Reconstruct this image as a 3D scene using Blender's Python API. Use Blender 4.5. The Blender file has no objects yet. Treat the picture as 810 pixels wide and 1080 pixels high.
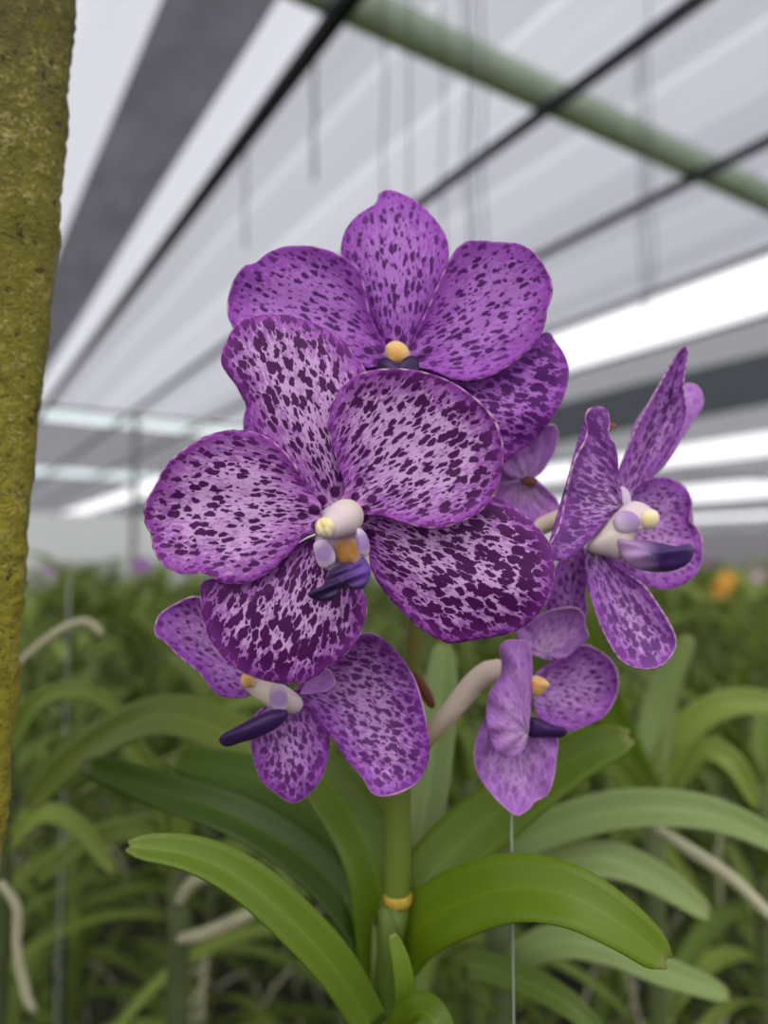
import bpy, math, random
import numpy as np
from mathutils import Vector

random.seed(7)
RNG = np.random.default_rng(7)
SC = bpy.context.scene
COL = SC.collection

# ------------------------------------------------------------------ camera
F = 760.0
CAMZ = 1.0
PITCH = math.atan(50 / F)
cam_d = bpy.data.cameras.new('camera')
cam = bpy.data.objects.new('camera', cam_d)
COL.objects.link(cam)
cam.location = (0, 0, CAMZ)
cam.rotation_euler = (math.pi / 2 + PITCH, 0, 0)
cam_d.sensor_fit = 'VERTICAL'
cam_d.sensor_height = 36
cam_d.sensor_width = 27
cam_d.lens = 36 * F / 1080
cam_d.clip_start = 0.01
cam_d.clip_end = 200
cam_d.dof.use_dof = True
cam_d.dof.focus_distance = 0.232
cam_d.dof.aperture_fstop = cam_d.lens / 5.4      # a telephone lens a few mm wide
SC.camera = cam

# ------------------------------------------------------------------ world, light, exposure
w = bpy.data.worlds.new('overcast_sky')
SC.world = w
w.use_nodes = True
nt = w.node_tree
bg = nt.nodes['Background']
bg.inputs[0].default_value = (0.96, 0.95, 0.985, 1)
bg.inputs[1].default_value = 1.45
sun_d = bpy.data.lights.new('fill_sun', 'SUN')  # soft sun added behind the camera as extra light on the flowers
sun_d.energy = 1.5
sun_d.angle = math.radians(50)
sun_d.color = (1.0, 0.98, 0.95)
sun = bpy.data.objects.new('fill_sun', sun_d)
COL.objects.link(sun)
sun.rotation_euler = (math.radians(42), 0, math.radians(-20))
SC.view_settings.view_transform = 'Standard'
SC.view_settings.look = 'None'
SC.view_settings.gamma = 1
SC.view_settings.exposure = 0.0
SC.view_settings.use_curve_mapping = False

# ------------------------------------------------------------------ geometry helpers
FW = np.array([0, math.cos(PITCH), math.sin(PITCH)])
UP = np.array([0, -math.sin(PITCH), math.cos(PITCH)])
RT = np.array([1.0, 0, 0])
CAM = np.array([0, 0, CAMZ])
YAW = math.atan2(477, F / math.cos(PITCH))
UD = np.array([-math.sin(YAW), math.cos(YAW), 0])    # along the roof strips
VD = np.array([math.cos(YAW), math.sin(YAW), 0])     # along the cross pipe
ROOF = 1.6 + CAMZ


def at(px, py, d):
    px, py, d = np.broadcast_arrays(np.asarray(px, float), np.asarray(py, float), np.asarray(d, float))
    return CAM + d[..., None] * (FW + ((px - 405) / F)[..., None] * RT + ((540 - py) / F)[..., None] * UP)


def uv(u, v, z=0.0):
    p = UD * u + VD * v
    return (p[0], p[1], z)


def catmull(pts, n, closed=False):
    """smooth curve through pts, resampled to n points by arc length"""
    P = np.asarray(pts, float)
    m = len(P)
    out = []
    segs = m if closed else m - 1
    for i in range(segs):
        if closed:
            a, b, c, d = P[(i - 1) % m], P[i], P[(i + 1) % m], P[(i + 2) % m]
        else:
            b, c = P[i], P[i + 1]
            a = P[i - 1] if i > 0 else 2 * b - c
            d = P[i + 2] if i + 2 < m else 2 * c - b
        for k in range(10):
            t = k / 10
            out.append(0.5 * (2 * b + (c - a) * t + (2 * a - 5 * b + 4 * c - d) * t * t + (3 * b - a - 3 * c + d) * t ** 3))
    out.append(P[0] if closed else P[-1])
    Q = np.array(out)
    L = np.concatenate([[0], np.cumsum(np.linalg.norm(np.diff(Q[:, :2] if Q.shape[1] == 2 else Q, axis=0), axis=1))])
    t = np.linspace(0, L[-1], n + 1 if closed else n)
    R = np.stack([np.interp(t, L, Q[:, k]) for k in range(Q.shape[1])], 1)
    return R[:-1] if closed else R


def make_mesh(name, verts, faces, mat, uvs=None, attrs=None, smooth=True):
    me = bpy.data.meshes.new(name)
    me.from_pydata([tuple(v) for v in verts], [], [tuple(f) for f in faces])
    me.validate()
    if smooth:
        me.polygons.foreach_set('use_smooth', [True] * len(me.polygons))
    if uvs is not None:
        lay = me.uv_layers.new(name='UVMap')
        idx = np.zeros(len(me.loops), int)
        me.loops.foreach_get('vertex_index', idx)
        lay.data.foreach_set('uv', np.asarray(uvs, 'f')[idx].ravel())
    for k, a in (attrs or {}).items():
        at_ = me.attributes.new(k, 'FLOAT', 'POINT')
        at_.data.foreach_set('value', np.asarray(a, 'f').ravel())
    if mat:
        me.materials.append(mat)
    me.update()
    return me


def link(name, me, parent=None, label=None):
    """one mesh object; vertices are given in world space and shifted to the parent's base"""
    o = bpy.data.objects.new(name, me)
    COL.objects.link(o)
    if parent is not None:
        o.parent = parent
        base = Vector((0, 0, 0))
        p = parent
        while p:
            base += Vector(p.location)
            p = p.parent
        me.transform(__import__('mathutils').Matrix.Translation(-base))
    if label:
        o['label'] = label
    return o


def empty(name, loc, parent=None, label=None, cat=None, group=None):
    o = bpy.data.objects.new(name, None)
    COL.objects.link(o)
    o.empty_display_size = 0.02
    loc = Vector(loc)
    if parent is not None:
        base = Vector((0, 0, 0))
        p = parent
        while p:
            base += Vector(p.location)
            p = p.parent
        loc = loc - base
        o.parent = parent
    o.location = loc
    if label:
        o['label'] = label
    if cat:
        o['category'] = cat
    if group:
        o['group'] = group
    return o


def tag(o, label, cat, group=None, kind=None):
    if label:
        o['label'] = label
    if cat:
        o['category'] = cat
    if group:
        o['group'] = group
    if kind:
        o['kind'] = kind
    return o


def sheet(P, th, attrs=None, uvs=None):
    """thicken a grid P[ns,nt,3] into a closed thin solid"""
    ns, nt_ = P.shape[:2]
    du = np.gradient(P, axis=0)
    dv = np.gradient(P, axis=1)
    N = np.cross(du, dv)
    ln = np.linalg.norm(N, axis=2, keepdims=True)
    good = ln[..., 0] > ln.max() * 1e-3
    N = np.where(ln > 1e-12, N / np.maximum(ln, 1e-12), 0)
    for i in list(range(ns // 2, ns)) + list(range(ns // 2, -1, -1)):
        for j in range(nt_):
            if not good[i, j]:
                N[i, j] = N[i - 1 if i > ns // 2 else i + 1, j]
    A = P + N * th / 2
    B = P - N * th / 2
    V = np.concatenate([A.reshape(-1, 3), B.reshape(-1, 3)])
    off = ns * nt_
    Fc = []
    for i in range(ns - 1):
        for j in range(nt_ - 1):
            a, b, c, d = i * nt_ + j, i * nt_ + j + 1, (i + 1) * nt_ + j + 1, (i + 1) * nt_ + j
            Fc.append((a, d, c, b))
            Fc.append((off + a, off + b, off + c, off + d))
    rim = [(0, j) for j in range(nt_)] + [(i, nt_ - 1) for i in range(1, ns)] + [(ns - 1, j) for j in range(nt_ - 2, -1, -1)] + [(i, 0) for i in range(ns - 2, 0, -1)]
    for k in range(len(rim)):
        a = rim[k][0] * nt_ + rim[k][1]
        b = rim[(k + 1) % len(rim)][0] * nt_ + rim[(k + 1) % len(rim)][1]
        Fc.append((a, b, off + b, off + a))
    dup = lambda x: np.concatenate([x.reshape(off, -1), x.reshape(off, -1)])
    return V, Fc, {k: dup(v)[:, 0] for k, v in (attrs or {}).items()}, (dup(uvs) if uvs is not None else None)


def tube_data(C, R, n=10):
    C = np.asarray(C, float)
    R = np.broadcast_to(np.asarray(R, float), (len(C),))
    T = np.gradient(C, axis=0)
    T /= np.maximum(np.linalg.norm(T, axis=1, keepdims=True), 1e-9)
    ref = np.array([0, 0, 1.0]) if abs(T[:, 2]).mean() < 0.8 else np.array([0, 1.0, 0])
    V, Fc = [], []
    for i in range(len(C)):
        a = np.cross(T[i], ref)
        a /= max(np.linalg.norm(a), 1e-9)
        b = np.cross(T[i], a)
        for k in range(n):
            t = 2 * math.pi * k / n
            V.append(C[i] + R[i] * (math.cos(t) * a + math.sin(t) * b))
    for i in range(len(C) - 1):
        for k in range(n):
            k2 = (k + 1) % n
            Fc.append((i * n + k, i * n + k2, (i + 1) * n + k2, (i + 1) * n + k))
    Fc.append(tuple(range(n - 1, -1, -1)))
    Fc.append(tuple(range((len(C) - 1) * n, len(C) * n)))
    return V, Fc


def tube(name, C, R, mat, parent=None, n=10, label=None):
    V, Fc = tube_data(C, R, n)
    tone = np.repeat(np.linspace(0, 1, len(C)), n)
    return link(name, make_mesh(name, V, Fc, mat, attrs={'tone': tone}), parent, label)


def ptube(name, pts, mat, parent=None, n=10, label=None, m=20):
    """tube through (px, py, depth, radius in px)"""
    Q = catmull(np.asarray(pts, float), m)
    return tube(name, at(Q[:, 0], Q[:, 1], Q[:, 2]), Q[:, 3] * Q[:, 2] / F, mat, parent, n, label)


# ------------------------------------------------------------------ materials
class N:
    """tiny node helper"""
    def __init__(s, name):
        s.m = bpy.data.materials.new(name)
        s.m.use_nodes = True
        s.t = s.m.node_tree
        s.b = s.t.nodes['Principled BSDF']
        s.out = s.t.nodes['Material Output']

    def n(s, typ, **kw):
        x = s.t.nodes.new(typ)
        for k, v in kw.items():
            setattr(x, k, v)
        return x

    def put(s, sock, v):
        if v is None:
            return
        if isinstance(v, bpy.types.NodeSocket):
            s.t.links.new(v, sock)
        else:
            if sock.type == 'RGBA' and len(v) == 3:
                v = (*v, 1)
            sock.default_value = v

    def math(s, op, a, b=None, c=None, clamp=False):
        x = s.n('ShaderNodeMath', operation=op, use_clamp=clamp)
        for i, v in enumerate((a, b, c)):
            s.put(x.inputs[i], v)
        return x.outputs[0]

    def mix(s, f, a, b, mode='MIX'):
        x = s.n('ShaderNodeMix', data_type='RGBA', blend_type=mode)
        s.put(x.inputs[0], f)
        s.put(x.inputs[6], a)
        s.put(x.inputs[7], b)
        return x.outputs[2]

    def rng(s, v, a, b, c=0.0, d=1.0, smooth=True):
        x = s.n('ShaderNodeMapRange', interpolation_type='SMOOTHSTEP' if smooth else 'LINEAR')
        for i, q in enumerate((v, a, b, c, d)):
            s.put(x.inputs[i], q)
        return x.outputs[0]

    def noise(s, vec, scale, detail=3.0, rough=0.5, dist=0.0):
        x = s.n('ShaderNodeTexNoise')
        s.put(x.inputs['Vector'], vec)
        x.inputs['Scale'].default_value = scale
        x.inputs['Detail'].default_value = detail
        x.inputs['Roughness'].default_value = rough
        x.inputs['Distortion'].default_value = dist
        return x

    def attr(s, name):
        return s.n('ShaderNodeAttribute', attribute_name=name).outputs['Fac']

    def vec(s, x, y, z=0.0):
        c = s.n('ShaderNodeCombineXYZ')
        for i, q in enumerate((x, y, z)):
            s.put(c.inputs[i], q)
        return c.outputs[0]

    def sep(s, v):
        c = s.n('ShaderNodeSeparateXYZ')
        s.put(c.inputs[0], v)
        return c.outputs

    def bump(s, h, strength, dist=0.001):
        b = s.n('ShaderNodeBump')
        b.inputs['Strength'].default_value = strength
        b.inputs['Distance'].default_value = dist
        s.put(b.inputs['Height'], h)
        s.t.links.new(b.outputs[0], s.b.inputs['Normal'])
        return b

    def coord(s, k):
        return s.n('ShaderNodeTexCoord').outputs[k]

    def thin(s, col, amount):
        """let part of the light pass through a thin leaf or petal"""
        tr = s.n('ShaderNodeBsdfTranslucent')
        s.put(tr.inputs[0], col)
        mx = s.n('ShaderNodeMixShader')
        mx.inputs[0].default_value = amount
        s.t.links.new(s.b.outputs[0], mx.inputs[1])
        s.t.links.new(tr.outputs[0], mx.inputs[2])
        s.t.links.new(mx.outputs[0], s.out.inputs[0])


def srgb(r, g, b):
    f = lambda c: (c / 255 / 12.92) if c <= 10 else ((c / 255 + 0.055) / 1.055) ** 2.4
    return (f(r), f(g), f(b))


def plain(name, col, rough=0.6, var=0.15, scale=40.0, metal=0.0, bump=0.0):
    g = N(name)
    nz = g.noise(g.coord('Object'), scale, 4)
    c = g.mix(nz.outputs[0], tuple(x * (1 - var) for x in col), tuple(x * (1 + var) for x in col))
    g.put(g.b.inputs['Base Color'], c)
    g.b.inputs['Roughness'].default_value = rough
    g.b.inputs['Metallic'].default_value = metal
    if bump:
        g.bump(nz.outputs[0], bump, 0.002)
    return g.m


def petal_material(name, pale, mid, spot, white, seed=0.0, cell=(3.2, 5.6), soft=0.035, contrast=1.0):
    g = N(name)
    x, y, _ = g.sep(g.coord('UV'))
    x = g.math('ADD', x, seed)
    raw = g.vec(x, y)
    wn = g.noise(raw, 0.33, 2)
    wv = g.n('ShaderNodeVectorMath', operation='MULTIPLY_ADD')
    g.put(wv.inputs[0], wn.outputs['Color'])
    wv.inputs[1].default_value = (2.6, 3.2, 0)
    g.put(wv.inputs[2], raw)
    wx, wy, _ = g.sep(wv.outputs[0])
    dens = g.attr('dens')
    rim = g.attr('rim')
    fine = g.math('MULTIPLY', g.math('SUBTRACT', g.noise(raw, 0.9, 3).outputs[0], 0.5), 0.15)

    def cells(cx, cy, base, spread):
        v = g.n('ShaderNodeTexVoronoi', voronoi_dimensions='2D', feature='SMOOTH_F1')
        v.inputs['Smoothness'].default_value = 0.22
        v.inputs['Randomness'].default_value = 0.88
        g.put(v.inputs['Vector'], g.vec(g.math('DIVIDE', wx, cx), g.math('DIVIDE', wy, cy)))
        v.inputs['Scale'].default_value = 1.0
        r = g.sep(v.outputs['Color'])[0]
        th = g.math('ADD', g.math('ADD', dens, base), g.math('MULTIPLY', g.math('SUBTRACT', r, 0.5), spread))
        d = g.math('ADD', v.outputs['Distance'], fine)
        return g.rng(g.math('SUBTRACT', th, d), -soft, soft)
    s1 = cells(cell[0], cell[1], 0.0, 0.22)
    s2 = cells(cell[0] * 0.5, cell[1] * 0.55, -0.14, 0.3)
    spots = g.math('MAXIMUM', s1, s2)
    keep = g.math('MAXIMUM', g.rng(y, 7.5, 10.5), g.math('SUBTRACT', 1.0, g.attr('inner')))
    bd = g.math('ADD', g.attr('blob'), g.math('MULTIPLY', fine, 3.0))
    spots = g.math('MAXIMUM', g.math('MULTIPLY', spots, keep), g.rng(bd, 0.25, -0.25))
    # mottled veins between the spots
    vein = g.noise(g.vec(g.math('DIVIDE', x, 1.3), g.math('DIVIDE', y, 4.0)), 1.0, 5, 0.65, 0.6).outputs[0]
    edge = g.rng(rim, 15.0, 0.0)
    vm = g.rng(vein, g.math('SUBTRACT', 0.50, g.math('MULTIPLY', edge, 0.30)), g.math('SUBTRACT', 0.68, g.math('MULTIPLY', edge, 0.16)))
    col = g.mix(g.rng(y, 11.0, 1.0, 0.0, 0.9), pale, white)
    col = g.mix(g.math('MULTIPLY', vm, 0.8), col, mid)
    jit = g.math('ADD', rim, g.math('MULTIPLY', g.math('SUBTRACT', g.noise(raw, 0.5, 2).outputs[0], 0.5), 7.0))
    col = g.mix(g.rng(jit, 3.4, 0.6, 0.0, 0.9), col, mid)
    sc_ = g.mix(g.rng(rim, 6.0, 0.3, 0.0, 0.35), spot, mid)
    col = g.mix(g.math('MULTIPLY', spots, contrast), col, sc_)
    col = g.mix(g.rng(rim, 0.5, 0.12), col, tuple(0.5 * a + 0.5 * b for a, b in zip(pale, (0.75, 0.45, 0.5))))
    g.put(g.b.inputs['Base Color'], col)
    g.b.inputs['Roughness'].default_value = 0.55
    g.b.inputs['Specular IOR Level'].default_value = 0.25
    g.bump(g.noise(g.vec(g.math('DIVIDE', x, 0.9), g.math('DIVIDE', y, 6.0)), 1.0, 3).outputs[0], 0.25, 0.0006)
    g.thin(col, 0.22)
    return g.m


def tone_material(name, a, b, rough=0.45, lo=0.2, hi=0.8, noise=0.0, thin=0.0, sheen=0.3):
    g = N(name)
    t = g.rng(g.attr('tone'), lo, hi)
    if noise:
        t = g.math('ADD', t, g.math('MULTIPLY', g.math('SUBTRACT', g.noise(g.coord('Object'), 400, 3).outputs[0], 0.5), noise), clamp=True)
    c = g.mix(t, a, b)
    g.put(g.b.inputs['Base Color'], c)
    g.b.inputs['Roughness'].default_value = rough
    g.b.inputs['Specular IOR Level'].default_value = sheen
    g.bump(g.noise(g.coord('Object'), 700, 3).outputs[0], 0.3, 0.0004)
    if thin:
        g.thin(c, thin)
    return g.m


def leaf_material(name, a, b, thin=0.28):
    g = N(name)
    info = g.n('ShaderNodeObjectInfo')
    x, y, _ = g.sep(g.coord('UV'))       # x across in -1..1, y along in 0..1
    st = g.noise(g.vec(g.math('MULTIPLY', x, 9.0), g.math('MULTIPLY', y, 1.5)), 1.0, 4).outputs[0]
    k = g.math('ADD', g.math('MULTIPLY', info.outputs['Random'], 0.75), g.math('MULTIPLY', st, 0.35), clamp=True)
    c = g.mix(k, a, b)
    c = g.mix(g.rng(g.math('ABSOLUTE', x), 0.10, 0.0, 0.0, 0.3), c, tuple(q * 1.5 for q in b))
    c = g.mix(g.rng(y, 0.96, 1.0, 0.0, 0.5), c, (0.35, 0.33, 0.12))
    g.put(g.b.inputs['Base Color'], c)
    g.b.inputs['Roughness'].default_value = 0.42
    g.b.inputs['Specular IOR Level'].default_value = 0.35
    g.bump(st, 0.15, 0.001)
    g.thin(c, thin)
    return g.m


def cloth_material(name, a, streak=0.12, tint=(0.96, 0.97, 1.0), band=0.0, blot=0.0):
    """woven shade cloth: it only passes a share a of the light"""
    g = N(name)
    x, y, _ = g.sep(g.coord('UV'))                    # metres along, across
    s1 = g.noise(g.vec(g.math('MULTIPLY', x, 0.15), g.math('MULTIPLY', y, 14.0)), 1.0, 4, 0.6).outputs[0]
    s2 = g.noise(g.vec(g.math('MULTIPLY', x, 0.5), g.math('MULTIPLY', y, 60.0)), 1.0, 2, 0.6).outputs[0]
    t = g.math('ADD', 1 - streak, g.math('MULTIPLY', g.math('ADD', s1, s2), streak))
    if band:
        fr = g.math('FRACT', g.math('DIVIDE', y, 0.29))
        t = g.math('MULTIPLY', t, g.rng(fr, 0.06, 0.16, 1.0 + band, 1.0))
        st = g.math('FRACT', g.math('MULTIPLY', g.math('FLOOR', g.math('DIVIDE', y, 0.29)), 0.377))
        t = g.math('MULTIPLY', t, g.math('ADD', 1 - band * 0.5, g.math('MULTIPLY', st, band)))
    if blot:
        bn = g.noise(g.vec(g.math('MULTIPLY', x, 3.0), g.math('MULTIPLY', y, 6.0)), 1.0, 4, 0.6).outputs[0]
        t = g.math('MULTIPLY', t, g.math('ADD', 1 - blot, g.math('MULTIPLY', bn, 2 * blot)))
    t = g.math('MULTIPLY', t, a)
    c = g.n('ShaderNodeVectorMath', operation='SCALE')
    c.inputs[0].default_value = tint
    g.put(c.inputs['Scale'], t)
    tr = g.n('ShaderNodeBsdfTranslucent')
    g.put(tr.inputs[0], c.outputs[0])
    g.t.links.new(tr.outputs[0], g.out.inputs[0])
    g.t.nodes.remove(g.b)
    return g.m


M = {}
M['front'] = petal_material('spotted_petal_front', srgb(218, 172, 224), srgb(154, 62, 172), srgb(80, 14, 86), srgb(236, 210, 232), 0)
M['rear'] = petal_material('spotted_petal_rear', srgb(192, 124, 212), srgb(160, 72, 186), srgb(88, 20, 108), srgb(214, 178, 222), 37)
M['side'] = petal_material('spotted_petal_side', srgb(206, 160, 216), srgb(160, 84, 184), srgb(90, 30, 112), srgb(210, 182, 216), 71, soft=0.06, contrast=0.85)
M['low'] = petal_material('spotted_petal_low', srgb(208, 156, 220), srgb(158, 74, 184), srgb(90, 26, 108), srgb(210, 182, 216), 113, soft=0.06, contrast=0.9, cell=(3.0, 4.2))
M['back'] = petal_material('petal_reverse', srgb(216, 168, 226), srgb(180, 114, 204), srgb(130, 66, 160), srgb(206, 180, 206), 151, soft=0.12, contrast=0.6)
M['lip'] = tone_material('dark_violet_lip', srgb(108, 66, 156), srgb(50, 28, 74), 0.4, 0.0, 0.5, 0.5)
M['lip_side'] = tone_material('lilac_to_violet_lip', srgb(196, 156, 206), srgb(58, 32, 90), 0.4, 0.08, 0.6, 0.2)  # lilac at the throat end, running into dark violet
M['lip_dark'] = tone_material('blackish_violet_lip', srgb(58, 26, 84), srgb(44, 20, 66), 0.4, 0.0, 1.0)
M['column'] = tone_material('cream_column', srgb(236, 222, 206), srgb(226, 206, 214), 0.5, 0.2, 0.9, 0.2, 0.15)
M['cap'] = tone_material('yellow_anther_cap', srgb(236, 214, 150), srgb(238, 224, 196), 0.5, 0.1, 0.9, 0.5)
M['capo'] = tone_material('orange_anther_cap', srgb(220, 160, 80), srgb(228, 190, 130), 0.5, 0.1, 0.9, 0.4)
M['lobe'] = tone_material('lilac_side_lobe', srgb(186, 150, 206), srgb(232, 214, 234), 0.5, 0.35, 0.85, 0.35, 0.25)
M['throat'] = tone_material('ochre_throat', srgb(206, 150, 66), srgb(196, 160, 170), 0.5, 0.3, 1.0, 0.4)
M['pedicel'] = tone_material('pale_pedicel', srgb(140, 130, 62), srgb(240, 220, 200), 0.5, 0.05, 0.5, 0.1)
M['spike'] = tone_material('olive_spike', srgb(98, 114, 42), srgb(122, 104, 50), 0.5, 0.2, 0.9, 0.1)
M['cane'] = tone_material('green_cane', srgb(66, 86, 26), srgb(84, 102, 34), 0.5, 0.1, 0.9, 0.2)
M['ring'] = plain('yellow_node', srgb(176, 146, 46), 0.6, 0.35, 500)
M['bract'] = plain('brown_bract', srgb(112, 62, 34), 0.7, 0.3, 200)
M['leaf'] = leaf_material('hero_leaf', srgb(78, 100, 14), srgb(104, 130, 20))
M['leafdark'] = leaf_material('dark_leaf', srgb(60, 84, 16), srgb(78, 106, 26))
M['leafpale'] = leaf_material('pale_leaf', srgb(126, 148, 82), srgb(150, 168, 104))
M['leaflime'] = leaf_material('lime_leaf', srgb(92, 118, 30), srgb(116, 140, 42))
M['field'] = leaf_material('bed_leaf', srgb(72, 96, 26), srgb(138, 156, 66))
M['fieldfar_brightened'] = leaf_material('far_bed_leaf_brightened', srgb(108, 132, 46), srgb(168, 184, 90))  # bed leaf colour brightened to offset the dim light far back
M['root'] = plain('aerial_root', srgb(176, 172, 140), 0.7, 0.25, 60)
M['canebg'] = plain('bed_cane', srgb(74, 84, 42), 0.7, 0.3, 40)

# floor
g = N('dark_soil')
nz = g.noise(g.coord('Object'), 6, 6, 0.65)
g.put(g.b.inputs['Base Color'], g.mix(g.rng(nz.outputs[0], 0.35, 0.7), (0.012, 0.012, 0.006), (0.05, 0.06, 0.02)))
g.b.inputs['Roughness'].default_value = 0.95
g.bump(nz.outputs[0], 0.6, 0.03)
M['floor'] = g.m

# ------------------------------------------------------------------ the setting
BACK, SIDE = 27.0, 37.0


def box_mesh(name, corners, mat, uvs=None):
    """corners: 4 bottom then 4 top"""
    Fc = [(3, 2, 1, 0), (4, 5, 6, 7), (0, 1, 5, 4), (1, 2, 6, 5), (2, 3, 7, 6), (3, 0, 4, 7)]
    return make_mesh(name, corners, Fc, mat, uvs=uvs, smooth=False)


n_f = 40
gx = np.linspace(-34, 50, n_f)
V = [(x, y, 0) for y in np.linspace(-16, 68, n_f) for x in gx]
Fc = [(j * n_f + i, j * n_f + i + 1, (j + 1) * n_f + i + 1, (j + 1) * n_f + i) for j in range(n_f - 1) for i in range(n_f - 1)]
tag(link('floor', make_mesh('floor', V, Fc, M['floor'])), 'dark bare soil between the orchid rows', 'floor', kind='structure')


def roof_piece(name, u0, u1, v0, v1, mat, z=ROOF):
    """a slightly sagging sheet of cloth laid along the roof lines"""
    nu, nv = max(3, int((u1 - u0) / 0.35)), max(3, min(24, int((v1 - v0) / 0.15)))
    V, U = [], []
    for i in range(nu):
        for j in range(nv):
            a, b = u0 + (u1 - u0) * i / (nu - 1), v0 + (v1 - v0) * j / (nv - 1)
            V.append(uv(a, b, z + 0.006 * math.sin(a * 2.1 + b) + 0.004 * math.sin(b * 7)))
            U.append((a, b))
    Fc = [(i * nv + j, i * nv + j + 1, (i + 1) * nv + j + 1, (i + 1) * nv + j) for i in range(nu - 1) for j in range(nv - 1)]
    return link(name, make_mesh(name, V, Fc, mat, uvs=U))


C_bright = cloth_material('cloth_bright', 0.44, 0.14, (0.93, 0.945, 1.0), band=0.06)
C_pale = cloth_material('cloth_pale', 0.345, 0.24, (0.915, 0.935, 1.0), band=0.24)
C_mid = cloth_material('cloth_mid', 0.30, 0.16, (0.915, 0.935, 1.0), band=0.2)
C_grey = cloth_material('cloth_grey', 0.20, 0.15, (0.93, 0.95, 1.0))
C_far_dim = cloth_material('cloth_far_dimmed', 0.17, 0.15, (0.93, 0.94, 1.0))  # darker cloth colour stands in for the roof dimming at a grazing view
C_dark = cloth_material('cloth_dark', 0.075, 0.25, (0.88, 0.90, 1.0), blot=0.45)
C_slate = cloth_material('cloth_slate', 0.045, 0.15, (0.82, 0.90, 1.0))
C_clear = cloth_material('clear_sheet', 0.62, 0.1, (0.86, 1.0, 1.0))
U0, U1, U2 = -0.4, 8.1, 9.0  # roof edge set just behind the camera, letting open sky light the flowers
# (v0, v1, near, far)
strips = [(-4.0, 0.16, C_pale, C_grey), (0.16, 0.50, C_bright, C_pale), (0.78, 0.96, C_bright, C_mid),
          (0.96, 1.80, C_pale, C_far_dim), (1.80, 2.65, C_pale, C_far_dim), (2.65, 3.72, C_mid, C_far_dim)]
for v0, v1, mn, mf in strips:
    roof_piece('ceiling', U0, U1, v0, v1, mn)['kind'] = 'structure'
    roof_piece('ceiling', U2, 13.3, v0, v1, C_far_dim)['kind'] = 'structure'
    roof_piece('ceiling', 14.9, BACK, v0, v1, C_far_dim)['kind'] = 'structure'
for v0, v1, m in ((4.53, 5.4, C_grey), (7.3, 8.9, C_grey), (10.75, 12.2, C_grey), (12.2, 14.0, C_far_dim), (18.0, 24.0, C_far_dim), (27.0, SIDE, C_far_dim)):
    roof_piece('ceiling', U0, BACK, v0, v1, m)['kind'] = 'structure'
for o in [o for o in bpy.data.objects if o.name.startswith('ceiling')]:
    o['label'] = 'pale woven shade cloth forming the roof overhead'
    o['category'] = 'ceiling'
tag(roof_piece('shade_cloth', U0, U1, 0.50, 0.78, C_dark), 'dark grey shade cloth strip overhead nearest the mossy post', 'shade cloth')
tag(roof_piece('shade_cloth', U0, BACK, 5.4, 7.3, C_slate), 'dark slate shade cloth strip overhead just beyond the widest bright gap at right', 'shade cloth')
tag(roof_piece('clear_roof_sheet', U1 + .15, U2 - .1, 0.5, 3.6, C_clear), 'pale bluish clear roof strip seen beside the post, nearer of two', 'roof sheet')
tag(roof_piece('clear_roof_sheet', 13.5, 14.8, 0.5, 3.6, C_clear), 'pale bluish clear roof strip low beside the post, farther of two', 'roof sheet')


def wall(name, a, b, mat, label):
    h = ROOF
    V, U = [], []
    nn = 30
    for i in range(nn):
        for j in range(6):
            t = i / (nn - 1)
            p = np.array(uv(*a)) * (1 - t) + np.array(uv(*b)) * t
            V.append((p[0], p[1], h * j / 5))
            U.append((h * j / 5, t * 40))
    Fc = [(i * 6 + j, (i + 1) * 6 + j, (i + 1) * 6 + j + 1, i * 6 + j + 1) for i in range(nn - 1) for j in range(5)]
    tag(link(name, make_mesh(name, V, Fc, mat, uvs=U)), label, 'wall', kind='structure')


wall('wall_back', (BACK, -4), (BACK, SIDE), cloth_material('cloth_wall', 0.6, 0.3, (0.97, 1.0, 0.97)), 'pale cloth end wall far behind the beds')
wall('wall_right', (U0, SIDE), (BACK, SIDE), cloth_material('cloth_wall_right', 0.26, 0.3, (1.0, 0.97, 1.0)), 'greyish cloth side wall far at right')

steel = plain('dark_steel', srgb(44, 46, 60), 0.6, 0.2, 20)
green_paint = plain('green_pipe_paint', srgb(206, 222, 196), 0.55, 0.22, 12, bump=0.2)
post_paint = plain('far_post', srgb(150, 150, 140), 0.7, 0.2, 8)


def rail(u0, u1, v, wdt, hgt, z, label):
    """angle iron: a flat top flange and a hanging web"""
    t = 0.006
    V, Fc = [], []
    for (a0, a1, z0, z1) in ((-wdt / 2, wdt / 2, z - t, z), (-wdt / 2, -wdt / 2 + t, z - hgt, z - t)):
        k = len(V)
        V += [uv(u0, v + a0, z0), uv(u1, v + a0, z0), uv(u1, v + a1, z0), uv(u0, v + a1, z0),
              uv(u0, v + a0, z1), uv(u1, v + a0, z1), uv(u1, v + a1, z1), uv(u0, v + a1, z1)]
        Fc += [tuple(k + q for q in f) for f in ((3, 2, 1, 0), (4, 5, 6, 7), (0, 1, 5, 4), (1, 2, 6, 5), (2, 3, 7, 6), (3, 0, 4, 7))]
    return tag(link('roof_rail', make_mesh('roof_rail', V, Fc, steel, smooth=False)), label, 'rail')


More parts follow.
